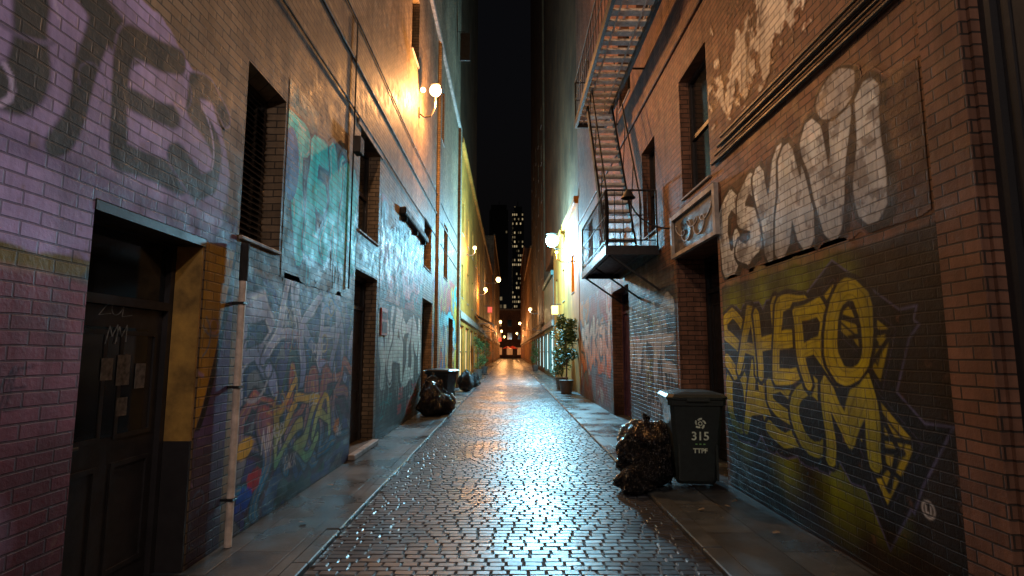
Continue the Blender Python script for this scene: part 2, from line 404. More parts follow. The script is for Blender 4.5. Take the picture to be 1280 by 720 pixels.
def word(C,text,x,y,w,h,r,fill,fill2=None,outline=(.02,.02,.02),ow=.03,shadow=None,sh=(.06,-.06),halo=None,hw=.03,seed=0,hl=None,inner=None,warp=.03,jit=.08,ends=None,ang=False,wide=1.0,rot=.12,alpha=1.0,soft=None):
    rr=random.Random(seed); n=len(text); cw=w/n
    WX=C.U+(vn(C.U,C.V,2.5,seed+5)-.5)*warp*2; WY=C.V+(vn(C.U,C.V,2.5,seed+9)-.5)*warp*2
    Ls=[]
    for i,ch in enumerate(text):
        yy=y+(ends*(i/(max(1,n-1))) if ends else 0)
        ww=cw*wide
        lt=letter(ch,x+i*cw+(cw-ww)/2+r*.6,yy+rr.uniform(-jit,jit)*h+r,ww-r,h-2*r,rr.uniform(-rot,rot),rr.uniform(-.1,.2))
        Ls.append((C.dist(lt,WX,WY,ang),lt))
    rv=r*(.8+.5*vn(C.U,C.V,3,seed+20))
    if halo is not None:
        for d,lt in Ls: C.put(C.cov(d-rv,ow+hw)*alpha,halo)
    if shadow is not None:
        for d,lt in Ls:
            for k in (.25,.5,.75,1):
                dd=C.dist(lt,WX-sh[0]*k,WY-sh[1]*k,ang); C.put(C.cov(dd-rv,ow)*alpha,shadow)
    for d,lt in Ls:
        C.put(C.cov(d-rv,ow,soft)*alpha,outline)
        f=lin(fill)*np.ones(C.rgb.shape)
        if fill2 is not None:
            t=np.clip((C.V-y)/h+(fbm(C.U,C.V,3,seed+30)-.5)*.9,0,1)[...,None]; f=lin(fill2)*(1-t)+lin(fill)*t
        f=f*(.7+.6*fbm(C.U,C.V,6,seed+40))[...,None]
        C.put(C.cov(d-rv,0,soft)*alpha,f)
        if inner is not None: C.put(C.cov(np.abs(d-rv*.5),.004,C.res*1.2)*.6,inner)
        if hl is not None: C.put(C.cov(np.abs(d-rv*.7),.006)*(vn(C.U,C.V,4,seed+50)>.55),hl)
def abstract(C,pal,sc,seed,alpha=1,line=(.03,.03,.03),lw=.05,k=9,mask=None):
    wx=C.U+(fbm(C.U,C.V,1.1,seed+3)-.5)*1.2; wy=C.V+(fbm(C.U,C.V,1.1,seed+8)-.5)*1.2
    n=fbm(wx,wy,sc,seed)*k+vn(C.U,C.V,sc*.6,seed+4)*2
    i=np.floor(n).astype(int); P=np.array([lin(c) for c in pal])
    c=P[i%len(pal)]*(.75+.5*fbm(C.U,C.V,5,seed+6))[...,None]
    m=np.ones(C.U.shape)*alpha if mask is None else mask*alpha
    C.put(m,c)
    fr=np.abs(n-np.round(n)); C.put(np.clip((lw-fr)/.05+.5,0,1)*m*.85,line)
def drips(C,n,u0,u1,v,col,seed,L=.5,r=.006):
    rr=random.Random(seed)
    for i in range(n):
        u=rr.uniform(u0,u1); a=v+rr.uniform(-.2,.2); l=rr.uniform(.1,L)
        C.put(C.cov(C.dist([[(u,a),(u+rr.uniform(-.01,.01),a-l)]]),r),col)
def scrib(C,n,u0,u1,v0,v1,cols,seed,r=.008,size=.35):
    rr=random.Random(seed)
    for i in range(n):
        u=rr.uniform(u0,u1-size); v=rr.uniform(v0,v1-size*.5); sz=size*rr.uniform(.5,1)
        tx=''.join(rr.choice('SAKEZNWMRT') for _ in range(rr.randint(2,4)))
        cw=sz/len(tx); st=[]
        for j,ch in enumerate(tx): st+=letter(ch,u+j*cw,v,cw*.9,sz*.45,rr.uniform(-.2,.2),.2)
        C.put(C.cov(C.dist(st),r)*.9,rr.choice(cols))
def swirls(C,n,u0,u1,v0,v1,cols,seed,r=.015,size=.5):
    rr=random.Random(seed)
    for i in range(n):
        u=rr.uniform(u0,u1); v=rr.uniform(v0,v1); a=rr.uniform(0,6.28); k=rr.uniform(-4,4); pts=[(u,v)]
        for j in range(9):
            u+=math.cos(a)*size/9; v+=math.sin(a)*size/9; a+=k/9*1.6; pts.append((u,v))
        C.put(C.cov(C.dist([pts]),r*rr.uniform(.5,1.6))*.9,rr.choice(cols))
def sheet(parent,side,C,mat,ops=(),label=None,sat=1.35,gain=1.3):
    W=XL+.004 if side=='L' else XR-.004
    nv,nu=C.U.shape; Y=C.U if side=='L' else -C.U
    V=np.stack([np.full(C.U.shape,W),Y,C.V],-1).reshape(-1,3)
    idx=np.arange(nv*nu).reshape(nv,nu)
    F=np.stack([idx[:-1,:-1],idx[:-1,1:],idx[1:,1:],idx[1:,:-1]],-1).reshape(-1,4)
    a=C.a.ravel(); keep=(a[F].max(1)>.02)
    for o in ops:
        ins=(V[:,1]>o[0]-.001)&(V[:,1]<o[1]+.001)&(V[:,2]>o[2]-.001)&(V[:,2]<o[3]+.001)
        keep&=~ins[F].any(1)
    F=F[keep]
    lum=C.rgb.mean(-1,keepdims=True); rgb=np.clip((lum+(C.rgb-lum)*sat)*gain,0.004,.85)
    used=np.unique(F); rm=np.zeros(len(V),int); rm[used]=np.arange(len(used))
    col=np.concatenate([rgb.reshape(-1,3),a[:,None]],1)[used]
    if side=='R': F=F[:,::-1]
    o=grid_mesh('graffiti',V[used],rm[F],mat,parent,col=col)
    if label:o["label"]=label
    return o

# ================================================================ LEFT BUILDING 1
LO=[(3.0,4.12,-.06,2.46,.3),(4.62,5.44,2.57,4.2),(8.22,9.5,3.45,5.1),(8.15,9.52,.12,2.86),(14.6,16.0,3.9,5.3),(14.5,16.4,-.06,3.05),
    (19.0,20.2,4.2,6.2),(12.2,13.2,8.8,10.6,),(6.0,7.1,7.6,9.6),(17.5,18.6,8.8,10.8),(20.8,22.4,-.06,2.9)]
L1=thing('brick_building','tall tan brick alley building covered in graffiti','building',(XL-4,10,0))
facade(L1,XL,-1,-5,24.6,22,LO,M['tan'])
d,leaf=door(L1,XL,-1,3.0,4.12,.036,2.46,dep=.2,glassy=True,lab='dark recessed door with taped posters and scrawled tags')
xx=XL-.24+.012
for b_ in ((3.60,3.72,1.38,1.58),(3.46,3.56,1.42,1.56),(3.78,3.88,1.35,1.52),(3.62,3.72,1.18,1.3)): boxobj('poster',M['paper'],d,(xx,xx+.003)+b_)
for tx,u,v,sz in (('ZOL',3.40,1.84,.30),('MM',3.48,1.66,.26)):
    bm=bmesh.new()
    for j,ch in enumerate(tx):
        for st in letter(ch,u+j*sz/3,v,sz/2.6,.11,.15,.3): tube(bm,[(xx+.004,a,b) for a,b in st],.0026,4)
    from_bm('marker_tag',bm,M['chalk'],d)
window(L1,XL,-1,4.62,5.44,2.57,4.2,dep=.2,shutter=True)
window(L1,XL,-1,8.22,9.5,3.45,5.1,dep=.2)
door(L1,XL,-1,8.15,9.52,.12,2.86,dep=.2,panels=True)
boxobj('step',M['conc'],L1,(XL-.34,XL+.10,8.1,9.57,.036,.115),bev=.01)
window(L1,XL,-1,14.6,16.0,3.9,5.3); door(L1,XL,-1,14.5,16.4,.036,3.05,dep=.25)
window(L1,XL,-1,19.0,20.2,4.2,6.2,glass=M['litwin']); window(L1,XL,-1,12.2,13.2,8.8,10.6); window(L1,XL,-1,6.0,7.1,7.6,9.6); window(L1,XL,-1,17.5,18.6,8.8,10.8)
door(L1,XL,-1,20.8,22.4,.036,2.9,dep=.25)
boxobj('string_course',M['tan'],L1,(XL,XL+.03,-5,24.6,5.95,6.01),bev=.01)
boxobj('string_course',M['conc'],L1,(XL,XL+.10,-5,24.6,11.8,12.0),bev=.01)
boxobj('lintel',M['timber'],L1,(XL-.18,XL+.008,3.003,4.117,2.40,2.457)); boxobj('lintel',M['conc'],L1,(XL-.02,XL+.02,8.05,9.65,5.103,5.2))
boxobj('pilaster',M['tan'],L1,(XL,XL+.09,17.0,17.35,.04,11.79),bev=.005); boxobj('pilaster',M['tan'],L1,(XL,XL+.12,23.9,24.5,.04,11.79),bev=.005)
boxobj('door_jamb',M['jamb'],L1,(XL-.197,XL-.003,4.095,4.118,.95,2.398)); boxobj('door_jamb',M['timber'],L1,(XL-.197,XL-.003,4.095,4.118,.04,.949))

# near sheet
C=Canvas(1.8,4.58,.04,4.2,.0115)
base=fbm(C.U,C.V,2,11)
pk=np.clip((2.05+.15*(base-.5)-C.V)/.1,0,1)*np.clip((3.2-C.U)/.03,0,1)
C.put(pk*.95,lin((.46,.29,.34))*(.6+.8*base)[...,None])
C.put(np.clip((1.35-C.V+.5*(base-.5))/.35,0,1)*np.clip((3.2-C.U)/.03,0,1)*.9,(.32,.16,.17))
C.put(C.cov(C.dist([[(1.8,2.0),(3.0,2.02)]]),.03),(.55,.44,.44))
C.put(C.cov(np.hypot((C.U-2.45)/1,(C.V-.75)/1)+(base-.5)*.2,.22,.1)*0.6,(.5,.42,.5))
tb=C.cov(C.dist([[(1.8,2.42),(2.6,2.4),(3.1,2.25)]]),.30+.1*(base-.5),.05); C.put(tb,lin((.20,.26,.28))*(.6+.8*base)[...,None])
C.put(C.cov(C.dist([[(1.8,2.12),(2.9,2.1)]]),.10,.03),(.42,.37,.18))
lt_=np.clip((C.U-2.9)/.05,0,1)*np.clip((2.72-C.V)/.05,0,1)*np.clip((C.V-2.45)/.02,0,1); C.put(lt_,lin((.34,.27,.40))*(.6+.8*base)[...,None])
fj=np.clip((C.U-4.08)/.02,0,1)
C.put(fj*np.clip((2.75-C.V)/.05,0,1),lin((.33,.27,.40))*(.5+.8*base)[...,None])
edge=4.12+.44*np.clip((C.V-1.0)/1.4,0,1.2)**.7
C.put(fj*np.clip((edge-C.U)/.015,0,1)*np.clip((2.46-C.V)/.02,0,1)*np.clip((C.V-1.0)/.02,0,1),lin((.60,.46,.20))*(.5+.9*base)[...,None]); C.put(C.cov(np.abs(C.U-edge-.03),.035)*fj*np.clip((2.6-C.V)/.02,0,1)*np.clip((C.V-1.0)/.02,0,1),(.03,.02,.04))
C.put(fj*np.clip((1.0-C.V)/.2,0,1)*.8,(.26,.23,.26))
swirls(C,7,4.15,4.5,.4,2.3,[(.6,.5,.6),(.3,.4,.5),(.62,.5,.2)],31,.010,.35)
el=np.hypot((C.U-2.75)/1.68,(C.V-2.98)/.90)+(fbm(C.U,C.V,2.3,5)-.5)*.18
C.put(C.cov(el,1.0,.02),lin((.62,.57,.74))*(.6+.75*base)[...,None])
C.put(C.cov(C.dist([[(1.8,2.62),(4.3,2.5)]]),.06,.05)*.5,(.4,.36,.52))
word(C,'OTES',1.95,2.66,2.35,.98,.080,(.17,.20,.20),(.24,.26,.27),outline=(.46,.42,.56),ow=.014,seed=6,warp=.10,jit=.09,rot=.22,wide=1.1,soft=.02)
swirls(C,10,1.9,4.2,2.6,3.7,[(.74,.70,.86),(.40,.38,.50)],9,.010,.5)
scrib(C,3,2.0,2.9,.4,1.9,[(.2,.1,.16),(.6,.55,.6)],5,.006,.5)
sheet(L1,'L',C,M['tanp'],LO,'lavender blob with dark letters over pink and grey paint',sat=1.1,gain=1.4)
# turquoise
C=Canvas(5.5,8.15,2.36,4.5,.016)
C.put(np.clip((fbm(C.U,C.V,1.5,21)-.45)*9,0,1)*np.clip((8.1-C.U)/.2,0,1)*np.clip((C.V-2.3)/.3,0,1)*.8,(.14,.36,.40))
word(C,'TEXM',5.52,2.6,2.5,1.55,.15,(.44,.92,.96),(.28,.78,.86),outline=(.03,.14,.20),ow=.05,seed=8,warp=.05,hl=(.9,1,1),ends=.15,ang=True,wide=1.08,jit=.05)
drips(C,16,5.6,7.9,2.95,(.40,.76,.80),3,.5)
C.put(C.cov(np.hypot((C.U-5.62)/.22,(C.V-3.6)/.4),1,.03),(.10,.34,.50))
sheet(L1,'L',C,M['tanp'],LO,'turquoise block letters on brick',sat=1.45,gain=1.9)
# lower mural
C=Canvas(4.72,8.12,.05,2.42,.0135)
abstract(C,[(.20,.26,.40),(.20,.18,.26),(.34,.30,.36),(.16,.32,.36),(.40,.40,.42),(.24,.22,.38),(.16,.24,.22)],.8,33,alpha=.95,lw=.05,k=9,mask=np.clip((2.35+.25*(fbm(C.U,C.V,2,3)-.5)-C.V)/.06,0,1))
word(C,'RAKEN',4.78,1.22,3.3,1.05,.068,(.66,.64,.70),(.46,.48,.62),outline=(.05,.05,.09),ow=.032,shadow=(.14,.18,.34),seed=14,hl=(.85,.85,.85),warp=.17,ang=True,wide=1.35,jit=.15,rot=.3,alpha=.9)
word(C,'SNKOBE',4.78,.25,3.3,1.05,.068,(.58,.28,.20),(.22,.42,.54),outline=(.05,.04,.08),ow=.034,shadow=(.24,.12,.18),seed=17,inner=(.75,.6,.3),warp=.19,ang=True,wide=1.35,jit=.16,rot=.32,alpha=.9)
word(C,'EZA',5.5,.5,1.8,.6,.045,(.76,.58,.20),(.40,.54,.42),outline=(.05,.04,.06),ow=.022,seed=23,warp=.15,ang=True,wide=1.3,rot=.4)
for u,v,c in ((4.95,.75,(.75,.58,.14)),(5.15,.45,(.62,.14,.12)),(4.95,.3,(.12,.28,.62)),(7.5,.6,(.7,.42,.14))):
    C.put(C.cov(np.hypot(C.U-u,(C.V-v)*1.4)+(fbm(C.U,C.V,5,3)-.5)*.25,.13,.03)*.85,c)
swirls(C,24,4.8,8.0,.3,2.2,[(.62,.60,.62),(.06,.06,.09),(.60,.32,.16),(.18,.36,.58),(.56,.48,.22),(.06,.06,.09)],5,.011,.6)
scrib(C,12,4.8,8.0,.2,2.2,[(.8,.78,.76),(.06,.06,.06),(.5,.2,.2)],5,.006,.5)
sheet(L1,'L',C,M['tanp'],LO,'tangled blue, purple and orange mural letters',sat=1.25,gain=1.6)
C=Canvas(8.12,9.6,2.88,3.42,.02); C.put(np.clip((fbm(C.U,C.V,2,9)-.3)*6,0,1),lin((.50,.72,.78))*(.5+.8*fbm(C.U,C.V,4,3))[...,None]); scrib(C,4,8.2,9.5,2.9,3.4,[(.1,.2,.3)],2,.012,.5)
sheet(L1,'L',C,M['tanp'],LO,'pale blue sprayed patch')
C=Canvas(9.66,14.4,.05,2.52,.020)
C.put(np.ones(C.U.shape)*.92,lin((.13,.19,.17))*(.5+fbm(C.U,C.V,1.5,12))[...,None])
word(C,'WAZM',9.8,.95,4.4,1.45,.14,(.80,.86,.84),(.62,.70,.68),outline=(.03,.06,.05),ow=.06,seed=24,warp=.15,hl=(1,1,1),ang=True,wide=1.15,rot=.2); drips(C,30,9.8,14.2,1.1,(.6,.68,.66),6,.6,.012)
scrib(C,8,9.8,14.2,.1,1.0,[(.7,.3,.3),(.7,.7,.7),(.2,.5,.5)],9,.012,.7)
sheet(L1,'L',C,M['tanp'],LO,'silver dripping letters on dark green')
C=Canvas(9.7,14.5,2.56,4.5,.026)
abstract(C,[(.22,.44,.46),(.55,.28,.30),(.18,.32,.38),(.58,.38,.28),(.14,.26,.30)],.7,41,alpha=.9,mask=np.clip((fbm(C.U,C.V,.9,6)-.36)*8,0,1)); word(C,'ONES',10.2,2.9,3.8,1.3,.14,(.30,.62,.64),(.72,.33,.34),outline=(.04,.06,.09),ow=.06,seed=31,warp=.14,wide=1.2)
swirls(C,12,9.8,14.2,2.7,4.2,[(.6,.3,.3),(.2,.5,.55),(.1,.1,.14)],7,.03,1.2)
sheet(L1,'L',C,M['tanp'],LO,'teal and pink overlapping throw-ups',gain=1.1)
C=Canvas(16.45,23.8,.05,4.4,.045)
abstract(C,[(.26,.55,.62),(.66,.42,.22),(.50,.58,.56),(.24,.34,.48),(.58,.26,.22),(.62,.54,.3)],.55,52,alpha=.9); word(C,'HATE3',16.8,1.1,6.5,1.9,.2,(.40,.70,.75),(.70,.45,.22),outline=(.05,.07,.12),ow=.07,seed=35,warp=.2,wide=1.2)
sheet(L1,'L',C,M['tanp'],LO+[(16.95,17.4,0,9)],'bright cyan and orange mural',gain=1.1)
def misc(name,label,cat,build,mat):
    bm=bmesh.new(); build(bm); o=from_bm(name,bm,mat,None); o["label"]=label; o["category"]=cat; return o
dp=thing('drain_pipe','weathered white drain pipe with black upper collar on brick wall','pipe',(XL+.07,4.6,0))
bm=bmesh.new(); tube(bm,[(XL+.07,4.6,.04),(XL+.07,4.6,2.2)],.030,14); from_bm('pipe',bm,M['pipe'],dp)
bm=bmesh.new(); tube(bm,[(XL+.07,4.6,2.2),(XL+.07,4.6,2.52)],.036,14); from_bm('collar',bm,M['matt'],dp)
for z in (.4,1.3,2.0): boxobj('bracket',M['iron'],dp,(XL,XL+.105,4.56,4.64,z,z+.02))
for z,sg in ((5.2,.05),(6.6,.1)):
    misc('wall_cable','black cable clipped along tan brick wall','cable',lambda bm:tube(bm,[(XL+.02,y,z+sg*math.sin(y*.9)*.3) for y in np.arange(-2,24.2,.6)],.012,5),M['rubber'])
misc('wall_cable','black vertical conduit on tan brick wall','cable',lambda bm:tube(bm,[(XL+.03,7.75,2.5),(XL+.03,7.75,6.6)],.012,5),M['rubber'])
sg=thing('hanging_rail','dark horizontal awning box fixed to brick wall','awning',(XL,13,4.6))
boxobj('box',M['matt'],sg,(XL,XL+.14,11.3,14.5,4.52,4.68),bev=.02); 
for y in (11.6,13,14.2): boxobj('bracket',M['matt'],sg,(XL,XL+.1,y,y+.05,4.42,4.518))
ws=thing('wall_sign','small red and white notice sign on graffitied wall','sign',(XL,10.1,2.1))
boxobj('board',M['redsign'],ws,(XL+.005,XL+.03,9.83,10.3,1.9,2.4),bev=.004); boxobj('notice',M['paper'],ws,(XL+.031,XL+.034,9.88,10.25,1.95,2.15)); boxobj('notice',M['paper'],ws,(XL+.031,XL+.034,9.88,10.25,2.2,2.33))
vb=thing('vent_box','grey metal junction box on brick wall','box',(XL,7.75,4.6))
boxobj('housing',M['matt'],vb,(XL+.045,XL+.16,7.65,7.85,4.5,4.75),bev=.01)

# ================================================================ RIGHT BUILDING 1
RO=[(1.9,2.88,-.06,5.2,.12),(6.72,8.42,-.06,3.05,.45),(6.85,8.0,3.86,5.75,.3),(9.45,10.4,3.75,5.5,.3),(11.9,13.85,-.06,3.1,.3),(14.6,15.6,4.0,5.8),(16.8,17.8,4.0,5.8),(9.4,10.5,8.0,10),(6.0,7.2,8.4,10.6),(11.2,12.4,7.25,9.3)]
R1=thing('brick_building','brown brick alley building with fire escape and graffiti tags','building',(XR+4,10,0))
facade(R1,XR,1,-5,20.2,20,RO,M['red'])
boxobj('pier',M['red'],R1,(XR-.05,XR,2.9,3.2,.04,9.0),bev=.004)
boxobj('pier',M['red'],R1,(XR-.05,XR,1.5,1.88,.04,9.0),bev=.004)
door(R1,XR,1,1.9,2.88,.036,5.2,dep=.05,mat=M['black'])
door(R1,XR,1,6.72,8.42,.036,3.05,dep=.44,mat=M['black'])
hp=boxobj('door_header',M['pale'],R1,(XR-.06,XR,6.62,8.50,3.055,3.11),(XR-.06,XR,6.62,8.50,3.65,3.72),(XR-.06,XR,6.62,6.70,3.111,3.649),(XR-.06,XR,8.42,8.50,3.111,3.649),label='pale framed header panel with scribbled tags')
boxobj('panel',M['greyp'],hp,(XR-.02,XR,6.702,8.418,3.112,3.648))
bm=bmesh.new(); pts=[]
for i in range(60):
    t=i/59; pts.append((XR-.024,8.25-1.35*t+.14*math.sin(t*31),3.38+.17*math.sin(t*23+1)*math.cos(t*9)))
tube(bm,pts,.010,4)
from_bm('marker_tag',bm,M['pale'],hp)
window(R1,XR,1,6.85,8.0,3.86,5.75,dep=.15,nv=0); window(R1,XR,1,9.45,10.4,3.75,5.5,dep=.15,nv=0)
door(R1,XR,1,11.9,13.85,.036,3.1,dep=.25,mat=M['pur'])
for o in RO[5:]: window(R1,XR,1,*o[:4])
boxobj('string_course',M['red'],R1,(XR-.045,XR,3.21,20.2,6.35,6.47),bev=.01)
# lower right piece
C=Canvas(-6.64,-3.25,.04,2.5,.0100)
n=fbm(C.U,C.V,1.8,61); edge=np.clip((2.40+.1*(fbm(C.U,C.V,3,2)-.5)-C.V)/.03,0,1)
C.put(edge*.97,lin((.115,.105,.09))*(.5+n)[...,None])
def spray(u,v,r,c,a=.6): C.put(np.clip(1-np.hypot(C.U-u,C.V-v)/r+(n-.5)*.5,0,1)**1.1*a*(.5+n),c)
for u,v,r in ((-6.3,2.05,.45),(-5.6,2.15,.45),(-4.9,2.2,.4),(-4.3,2.15,.35),(-6.2,.8,.45),(-5.3,.55,.4),(-4.5,.45,.4),(-3.9,.5,.3)): spray(u,v,r,(.36,.40,.11),.9)
polys=[[(-4.75,1.98),(-4.35,2.2),(-3.66,1.76),(-3.95,1.50)],[(-4.2,1.72),(-3.66,1.76),(-3.86,1.30)],
       [(-4.5,1.28),(-3.95,1.36),(-3.54,1.04),(-3.70,.72),(-4.3,.98)],[(-4.24,1.0),(-3.50,1.03),(-3.90,.46)]]
da=np.minimum.reduce([C.poly(p) for p in polys])
up=[l for j,ch in enumerate('SAHERO') for l in letter(ch,-6.5+j*.37,1.44,.36,.46)]; lo=[l for j,ch in enumerate('OASOM') for l in letter(ch,-6.42+j*.44,.82,.44,.46)]
dl=np.minimum(C.dist(up+lo,ang=True)-.09,da)
C.put(C.cov(dl,.128),(.30,.30,.40)); C.put(C.cov(dl,.112),(.006,.006,.01))
yf=lin((.54,.50,.15))*(.6+.8*n)[...,None]
C.put(C.cov(da,-.05),yf)
C.put(C.cov(np.abs(da+.11),.011)*.9,(.06,.05,.02))
C.put(C.cov(np.abs(da+.015),.005),(.40,.39,.52))
for p in polys: C.put(C.cov(np.abs(C.poly(p)+.012),.02)*C.cov(da,-.01),(.01,.01,.01))
C.put(C.cov(C.dist([[(-4.45,1.92),(-4.1,1.83),(-3.88,1.66)],[(-4.3,1.17),(-3.9,1.17),(-3.75,.95),(-3.87,.65)],[(-4.1,.9),(-3.7,.93)]],ang=True),.022),(.01,.01,.01))
kw=dict(outline=(.004,.004,.004),ow=.044,warp=.08,jit=.07,ang=True,rot=.22)
word(C,'OASOM',-6.58,.72,2.55,.74,.070,(.60,.57,.19),(.42,.43,.13),seed=71,inner=(.08,.08,.03),wide=1.28,**kw)
word(C,'SAHERO',-6.62,1.32,2.62,.78,.064,(.54,.51,.15),(.64,.60,.23),seed=77,inner=(.08,.08,.03),wide=1.32,**kw)
C.put(C.cov(np.abs(np.hypot(C.U+3.52,C.V-.62)-.05),.007),(.6,.6,.6)); C.put(C.cov(C.dist([[(-3.54,.64),(-3.54,.60),(-3.50,.60),(-3.50,.64)]]),.006),(.6,.6,.6))
sheet(R1,'R',C,M['redp'],RO,'yellow wildstyle letters with arrow on black paint',sat=1.2,gain=1.55)
# silver letters
C=Canvas(-6.64,-3.28,2.46,3.95,.0100)
n=fbm(C.U,C.V,3,88)
C.put(C.cov(C.dist([[(-6.5,3.05),(-3.5,3.0)]])*1.0,.52+.14*(n-.5),.05)*.7,(.15,.085,.08))
word(C,'CSVNVI',-6.60,2.52,3.05,1.02,.125,(.76,.80,.82),(.58,.60,.62),outline=(.008,.006,.008),ow=.045,seed=92,warp=.05,jit=.05,halo=(.28,.17,.16),hw=.02,ang=True,wide=1.18,inner=(.34,.34,.36),rot=.10,shadow=(.04,.03,.04),sh=(.05,-.04))
hd=np.hypot((C.U+4.15)/.26,(C.V-3.66)/.17)+(n-.5)*.4
C.put(C.cov(hd,1.16,.05),(.02,.01,.01)); C.put(C.cov(hd,1.0,.05),(.66,.66,.66))
C.put(np.clip((fbm(C.U,C.V,8,44)-.57)*14,0,1)*(C.a>.5)*.6,(.20,.14,.12))
sheet(R1,'R',C,M['redp'],RO,'silver block letters outlined in black',sat=1.1,gain=1.5)
C=Canvas(-6.8,-3.3,4.3,6.3,.02)  # white flaky patches painted in for light glints on the upper wall
w=fbm(C.U*1.6+C.V*.5,C.V*.9,3,101)*.6+fbm(C.U,C.V,9,7)*.4
env=np.exp(-((C.U+5.3)/1.1)**2-((C.V-5.0)/.7)**2)
C.put(np.clip((w+env*.35-.70)*22,0,1)*.9,(.78,.74,.70)); scrib(C,6,-6.6,-3.6,4.4,6,[(.65,.6,.55),(.1,.08,.08)],8,.012,.9)
sheet(R1,'R',C,M['redp'],RO,'light glints painted as flaking white patches',gain=1.5)
C=Canvas(-11.85,-8.55,.05,3.0,.018)
C.put(np.ones(C.U.shape)*.85,lin((.17,.14,.14))*(.5+fbm(C.U,C.V,2,5))[...,None])
word(C,'NAHME',-11.7,1.2,3.0,1.3,.10,(.76,.74,.70),(.58,.58,.6),outline=(.05,.04,.06),ow=.035,seed=95,warp=.16,ang=True,wide=1.2,rot=.2); drips(C,40,-11.7,-8.7,1.4,(.66,.64,.62),6,.8,.012); scrib(C,8,-11.7,-8.6,.2,2.9,[(.7,.3,.25),(.6,.6,.3),(.8,.8,.8)],19,.01,.7)
sheet(R1,'R',C,M['redp'],RO,'white dripping scrawl on dark wall')
C=Canvas(-20.1,-13.9,.05,3.4,.03)
abstract(C,[(.62,.58,.54),(.58,.32,.22),(.48,.55,.55),(.64,.46,.32),(.36,.38,.42),(.44,.2,.18)],.6,111,alpha=.9); word(C,'SROKEN',-19.8,1.0,5.6,1.5,.17,(.74,.71,.67),(.70,.37,.20),outline=(.1,.06,.07),ow=.05,seed=97,warp=.18,shadow=(.2,.32,.4),wide=1.2)
sheet(R1,'R',C,M['redp'],RO,'pastel orange and white mural letters',gain=1.1)
for k in range(4):
    z=3.98+k*.08
    misc('wall_conduit','dark electrical conduit along brown brick wall','pipe',lambda bm:tube(bm,[(XR-.03,3.21,z),(XR-.03,6.7-.1*k,z)],.016 if k%2 else .022,8),M['iron'])

# ---------------------------------------------------------------- fire escape
FE=thing('fire_escape','black iron fire escape with two landings and steep stair','fire escape',(2.1,10,0))
def platform(y0,y1,x0,x1,z,pitch,sw,smat=None,bra=True):
    bm=bmesh.new()
    box(bm,x0,x0+.06,y0,y1,z-.14,z+.02); box(bm,x1-.06,x1,y0,y1,z-.14,z+.02); box(bm,x0+.06,x1-.06,y0,y0+.05,z-.14,z+.02); box(bm,x0+.06,x1-.06,y1-.05,y1,z-.14,z+.02)
    p=from_bm('landing',bm,M['iron'],FE)
    y=y0+.08
    bm=bmesh.new()
    for xq in (x0+.2,x1-.2): box(bm,xq-.012,xq+.012,y0+.06,y1-.06,z-.06,z-.031)
    while y<y1-.1:
        box(bm,x0+.062,x1-.062,y,y+sw,z-.03,z+.012)
        y+=pitch
    from_bm('grating',bm,smat or M['iron'],p)
    y=y0+.1
    while y<y1: 
        bm=bmesh.new()
        if bra: tube(bm,[(x0+.03,y,z-.1),(XR,y,z-.75)],.02)
        else: tube(bm,[(x1-.03,y,z-.07),(XR+.02,y,z-.07)],.022)
        from_bm('bracket',bm,M['iron'],FE); y+=(y1-y0-.2)/2.001
platform(9.3,12.5,1.67,2.6,3.42,.07,.05)
platform(7.3,12.7,1.58,2.36,7.15,.29,.15,smat=M['lit_iron'],bra=False)
def railing(path,z,h=1.0,sp=.14):
    bm=bmesh.new()
    for (a,b) in zip(path[:-1],path[1:]):
        for zz in (z+h,z+h*.55,z+.1): tube(bm,[(a[0],a[1],zz),(b[0],b[1],zz)],.018 if zz==z+h else .011)
        L=math.hypot(b[0]-a[0],b[1]-a[1]); n=max(1,int(L/sp))
        for i in range(n+1):
            t=i/n; x=a[0]+(b[0]-a[0])*t; y=a[1]+(b[1]-a[1])*t
            tube(bm,[(x,y,z),(x,y,z+h)],.02 if i in(0,n) else .008)
    from_bm('railing',bm,M['iron'],FE)
railing([(2.58,9.33),(1.7,9.33),(1.7,12.47),(2.58,12.47)],3.44,1.0)
railing([(1.61,7.33),(1.61,12.67),(2.33,12.67)],7.17,1.0,.30)
y0,z0,y1,z1=9.75,3.44,11.75,7.10
bm=bmesh.new()
for x in (1.76,2.30):
    vs=[bm.verts.new(p) for p in [(x-.02,y0-.09,z0),(x+.02,y0-.09,z0),(x+.02,y0+.09,z0),(x-.02,y0+.09,z0),(x-.02,y1-.09,z1),(x+.02,y1-.09,z1),(x+.02,y1+.09,z1),(x-.02,y1+.09,z1)]]
    for f in [(0,3,2,1),(4,5,6,7),(0,1,5,4),(1,2,6,5),(2,3,7,6),(3,0,4,7)]: bm.faces.new([vs[i] for i in f])
st_o=from_bm('stair',bm,M['iron'],FE)
for i in range(1,17):
    t=i/17.3; y=y0+(y1-y0)*t; z=z0+(z1-z0)*t; boxobj('tread',M['lit_iron'],st_o,(1.782,2.278,y-.09,y+.09,z-.03,z+.015))
for x in (1.74,2.32):
    bm=bmesh.new()
    pts=[(x,y0-.3,z0+.05),(x,y0-.38,z0+.7)]+[(x,y0-.3+(y1-y0)*t,z0+.95+(z1-z0)*t) for t in np.linspace(0,1,8)]
    tube(bm,pts,.016)
    for t in (.2,.5,.8): tube(bm,[(x,y0+(y1-y0)*t,z0+(z1-z0)*t),(x,y0-.3+(y1-y0)*t,z0+.95+(z1-z0)*t)],.01)
    from_bm('handrail',bm,M['iron'],FE)
gl=thing('gooseneck_lamp','unlit black gooseneck lamp above dark doorway','lamp',(XR,8.7,3.6))
